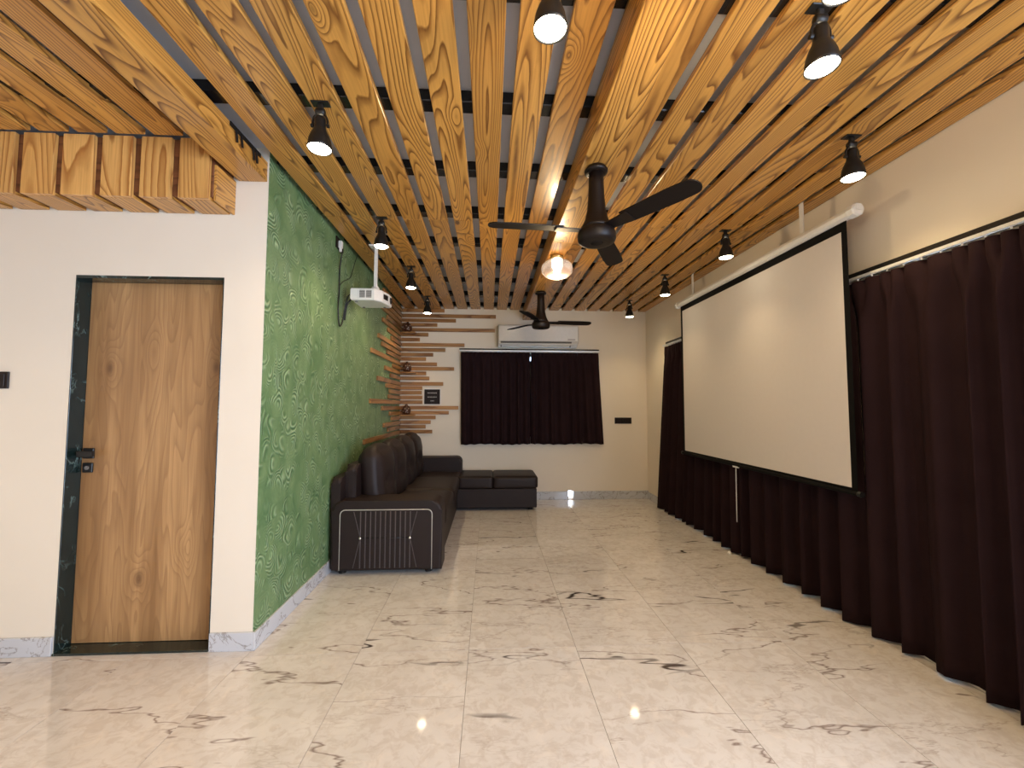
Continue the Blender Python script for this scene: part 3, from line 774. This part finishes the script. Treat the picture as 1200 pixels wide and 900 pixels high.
GL, GRR, GM = 'spotlights along the green wall', 'spotlights along the screen wall', 'spotlights on the middle slats'
spots = [
    (-0.815, 1.953, 0.10, 'lit black bell spotlight in the green wall row, closest to the door', GL),
    (-0.835, 3.157, 0.10, 'lit black bell spotlight in the green wall row, hanging before the projector pole', GL),
    (-0.817, 4.260, 0.10, 'lit black bell spotlight in the green wall row, third from the door', GL),
    (-0.822, 5.420, 0.10, 'lit black bell spotlight in the green wall row, closest to the wood strips', GL),
    (1.927, 2.041, -0.10, 'lit black bell spotlight in the screen wall row, above the uncovered curtain', GRR),
    (1.924, 3.225, -0.10, 'lit black bell spotlight in the screen wall row, over the middle of the screen', GRR),
    (1.910, 4.371, -0.10, 'lit black bell spotlight in the screen wall row, by the far end of the screen', GRR),
    (1.890, 5.468, -0.10, 'lit black bell spotlight in the screen wall row, closest to the back wall', GRR),
    (-0.820, 0.750, 0.10, 'added out-of-view spotlight in the green wall row, between door and daylight doorway', GL),  # this and the next three: out-of-view lamps added to light floor and ceiling
    (-0.820, -0.450, 0.10, 'added out-of-view spotlight in the green wall row, closest to the rear wall', GL),
    (1.925, 0.840, -0.10, 'added out-of-view spotlight in the screen wall row, over the end of the curtains', GRR),
    (1.925, -0.360, -0.10, 'added out-of-view spotlight in the screen wall row, closest to the rear wall', GRR),
    (-1.720, 1.200, 0.0, 'added out-of-view spotlight on the left slats, next to the beam', 'added spotlights before the door wall'),  # these three are out of view, added to warm the door wall
    (-2.500, 1.200, 0.0, 'added out-of-view spotlight on the left slats, middle of three before the door wall', 'added spotlights before the door wall'),
    (-3.300, 1.200, 0.0, 'added out-of-view spotlight on the left slats, nearest the far left wall', 'added spotlights before the door wall'),
    (0.190, 1.270, 0.0, 'lit black bell spotlight on a middle slat, on the sofa side of the centre beam', GM),
    (1.190, 1.365, 0.0, 'lit black bell spotlight on a middle slat, screen side of beam, nearer the fan', GM),
    (1.030, 1.090, 0.0, 'lit black bell spotlight on a middle slat, screen side of beam, farther from fan', GM),
]
for i, (x, y, tilt, lab, g) in enumerate(spots):
    s = sp0 if i == 0 else copy_tree(sp0)
    s.location = (x, y, HC - 0.0005 + (0.012 if x < -1.5 else 0)); s['label'] = lab; s['group'] = g; s['category'] = 'spotlight'
    if tilt:
        for ch in s.children:
            if ch.type == 'LIGHT': ch.rotation_euler = (0, tilt*3 if tilt > 0 else (0.30 if 2.5 < y < 5.0 else -0.10), 0)

# ------------------------------------------------------------------ projector, its socket and cables
pj = thing('projector', 'white projector hanging from a white ceiling pole before the green wall', 'projector', (-1.03, 3.73, HC-0.0005))
mt = obj('ceiling_plate', bx((-0.055, -0.045, -0.014), (0.055, 0.045, 0.0), 0.003), M['plastic'], pj)
obj('pole', bx((-0.014, -0.014, -0.385), (0.014, 0.014, -0.014), 0.003), M['plastic'], pj)
obj('knuckle', lathe(B(), [(0.020, -0.030), (0.028, -0.024), (0.028, 0.024), (0.020, 0.030)], 16, 'X', (0, 0, -0.400)), M['plastic'], pj, smooth=True)
out = [(-0.170, -0.150), (0.030, -0.150), (0.085, -0.085), (0.115, 0.040), (0.115, 0.130), (0.095, 0.150), (-0.170, 0.150)]
pb = obj('body', prism(B(), out, -0.535, -0.428, 'XY', 0.014), M['plastic'], pj)
for x in (-0.070, -0.014):
    v = obj('vent', bx((x-0.023, -0.1525, -0.512), (x+0.023, -0.1495, -0.448), 0.001), M['grey'], pb)
    for q in range(4): obj('fin', bx((x-0.023, -0.1545, -0.503+q*0.0155), (x+0.023, -0.1515, -0.501+q*0.0155)), M['plastic'], v)
obj('lens', lathe(B(), [(0.030, 0.0), (0.030, 0.010), (0.022, 0.012), (0.020, 0.004)], 20, 'X', (0.112, 0.085, -0.480)), M['black'], pb, smooth=True)
a = Vector((0.085, -0.085, -0.48)); b = Vector((0.115, 0.040, -0.48)); dn = Vector((0.125, -0.030, 0)).normalized()
bmx = B(); c1 = a.lerp(b, 0.15) + dn*0.001; c2 = a.lerp(b, 0.75) + dn*0.001
vs = [bmx.verts.new(v) for v in (c1+Vector((0, 0, -0.022)), c2+Vector((0, 0, -0.022)), c2+Vector((0, 0, 0.022)), c1+Vector((0, 0, 0.022)))]
vs2 = [bmx.verts.new(v.co + dn*0.003) for v in vs]
bmx.faces.new(vs); bmx.faces.new(vs2)
for i in range(4): bmx.faces.new((vs[i], vs[(i+1) % 4], vs2[(i+1) % 4], vs2[i]))
obj('side_port', bmx, M['black'], pb)
for x, y in ((-0.13, -0.11), (-0.13, 0.11), (0.06, 0.10)): obj('foot', lathe(B(), [(0.012, -0.543), (0.012, -0.534)], 12, 'Z', (x, y, 0)), M['grey'], pb)

so = thing('wall_socket', 'black wall socket with a white plug high on the green wall', 'socket', (XG, 3.56, 2.76))
obj('plate', bx((0, -0.045, -0.050), (0.012, 0.045, 0.050), 0.004), M['switch'], so)
pg = obj('plug', bx((0.012, -0.018, -0.045), (0.045, 0.018, 0.020), 0.006), M['plastic'], so)
obj('plug_cap', lathe(B(), [(0.010, -0.075), (0.013, -0.045)], 12, 'Z', (0.028, 0, 0)), M['plastic'], pg)
obj('adapter', bx((0.012, 0.020, -0.075), (0.040, 0.043, -0.010), 0.004), M['black'], so)
cx = XG + 0.012
def cable(label, pts, r=0.005):
    return tag(obj('cable', tube(B(), smooth_pts(pts, 7), r, 7), M['cable'], smooth=True), label, 'cable', 'projector cables')
main_cable = cable('black cable dropping from the wall socket and looping up to the projector', [(cx+0.020, 3.590, 2.690), (cx, 3.60, 2.55), (cx, 3.60, 2.35), (cx+0.002, 3.58, 2.20), (cx, 3.62, 2.06), (cx+0.004, 3.68, 2.10), (cx+0.03, 3.67, 2.24), (cx+0.06, 3.66, 2.33), (-1.2005, 3.66, 2.345)], 0.0055)
cable('thick black cable hanging down from the back of the projector', [(-1.2005, 3.70, 2.325), (cx+0.07, 3.70, 2.31), (cx+0.035, 3.69, 2.25), (cx+0.02, 3.69, 2.12)], 0.0075)
obj('branch_lead', tube(B(), smooth_pts([(cx, 3.600, 2.40), (cx, 3.70, 2.47), (cx, 3.86, 2.55), (cx, 3.93, 2.64), (cx+0.01, 3.95, 2.72), (cx+0.03, 3.96, 2.8)], 7), 0.003, 7), M['cable'], main_cable, smooth=True)

# ------------------------------------------------------------------ switches, panel, hooks, shelves
def plate(name, label, cat, loc, w_, h_, n, mat='switch'):
    r = thing(name, label, cat, loc)
    obj('plate', bx((-w_/2, -0.010, -h_/2), (w_/2, 0, h_/2), 0.003), M[mat], r)
    st = (w_-0.03)/n
    for k in range(n): obj('rocker', bx((-w_/2+0.015+k*st+0.002, -0.014, -h_/2+0.014), (-w_/2+0.015+(k+1)*st-0.002, -0.009, h_/2-0.014), 0.002), M[mat], r)
    return r
plate('switch_plate', 'dark brown switch plate on the back wall beside the window curtains', 'switch', (2.0, YB, 1.157), 0.255, 0.092, 6)
plate('switch_plate', 'dark brown switch plate on the white wall left of the door', 'switch', (-2.79, YD, 1.503), 0.20, 0.095, 4)
pn = thing('wall_panel', 'small square dark sign with three faint pale lines beside the wood strips', 'sign', (-0.842, YB, 1.505))
obj('backing', bx((-0.128, -0.008, -0.122), (0.128, 0, 0.122), 0.002), M['plastic'], pn)
obj('face', bx((-0.114, -0.016, -0.108), (0.114, -0.008, 0.108), 0.003), M['switch'], pn)
for z, x0, x1, n in ((0.055, -0.07, 0.07, 9), (-0.005, -0.07, 0.07, 8), (-0.060, -0.025, 0.03, 3)):
    for k in range(n):
        u = x0 + (x1-x0)*(k+0.5)/n
        obj('mark', bx((u-0.0055, -0.0175, z-0.007), (u+0.0055, -0.0155, z+0.007)), M['mark'], pn)

hk = thing('hook_strip', 'black metal strip with four prongs on the beam side by the green wall corner', 'hooks', (-1.3255, 2.24, 2.80))
obj('strip', bx((0, -0.14, -0.015), (0.006, 0.14, 0.008), 0.001), M['black'], hk)
for y in (-0.10, -0.055, 0.055, 0.085):
    obj('prong', tube(B(), [(0.008, y, -0.005), (0.012, y+0.004, -0.05), (0.014, y+0.006, -0.075)], 0.006, 8), M['black'], hk)

def ornament(z, lab, lab2, first):
    sh = tag(obj('corner_shelf', bx((-0.10, -0.13, -0.009), (0.10, 0, 0.009), 0.002), M['strip_x'], None, (-1.175, YB-0.026, z)), lab2, 'shelf', 'little shelves in the corner')
    t = thing('shell_ornament', lab, 'ornament', (-1.195, YB-0.095, z+0.0092), group='carved ornaments on the corner shelves')
    obj('body', lathe(B(), [(0.030, 0.0), (0.050, 0.012), (0.062, 0.045), (0.062, 0.075), (0.048, 0.110), (0.024, 0.130), (0.016, 0.140), (0.018, 0.148), (0.004, 0.154)], 24), M['ornament'], t, smooth=True)
    for k, (az, zz, r_) in enumerate(((-100, 0.085, 0.013), (-70, 0.060, 0.012), (-125, 0.050, 0.012), (-85, 0.040, 0.010), (-45, 0.088, 0.011), (-60, 0.030, 0.008))):
        an = math.radians(az); rr = 0.058 if zz < 0.08 else 0.0555
        q = obj('inlay', lathe(B(), [(r_, 0.0), (r_*0.8, 0.006)], 5, 'X'), M['pale_inlay'], t, (rr*math.cos(an), rr*math.sin(an), zz), (0, 0, an))
ornament(1.235, 'dark carved shell ornament on the lowest corner shelf', 'small wooden corner shelf, lowest of three', True)
ornament(1.850, 'dark carved shell ornament on the middle corner shelf', 'small wooden corner shelf, middle of three', False)
ornament(2.430, 'dark carved shell ornament on the topmost corner shelf', 'small wooden corner shelf, topmost of three', False)
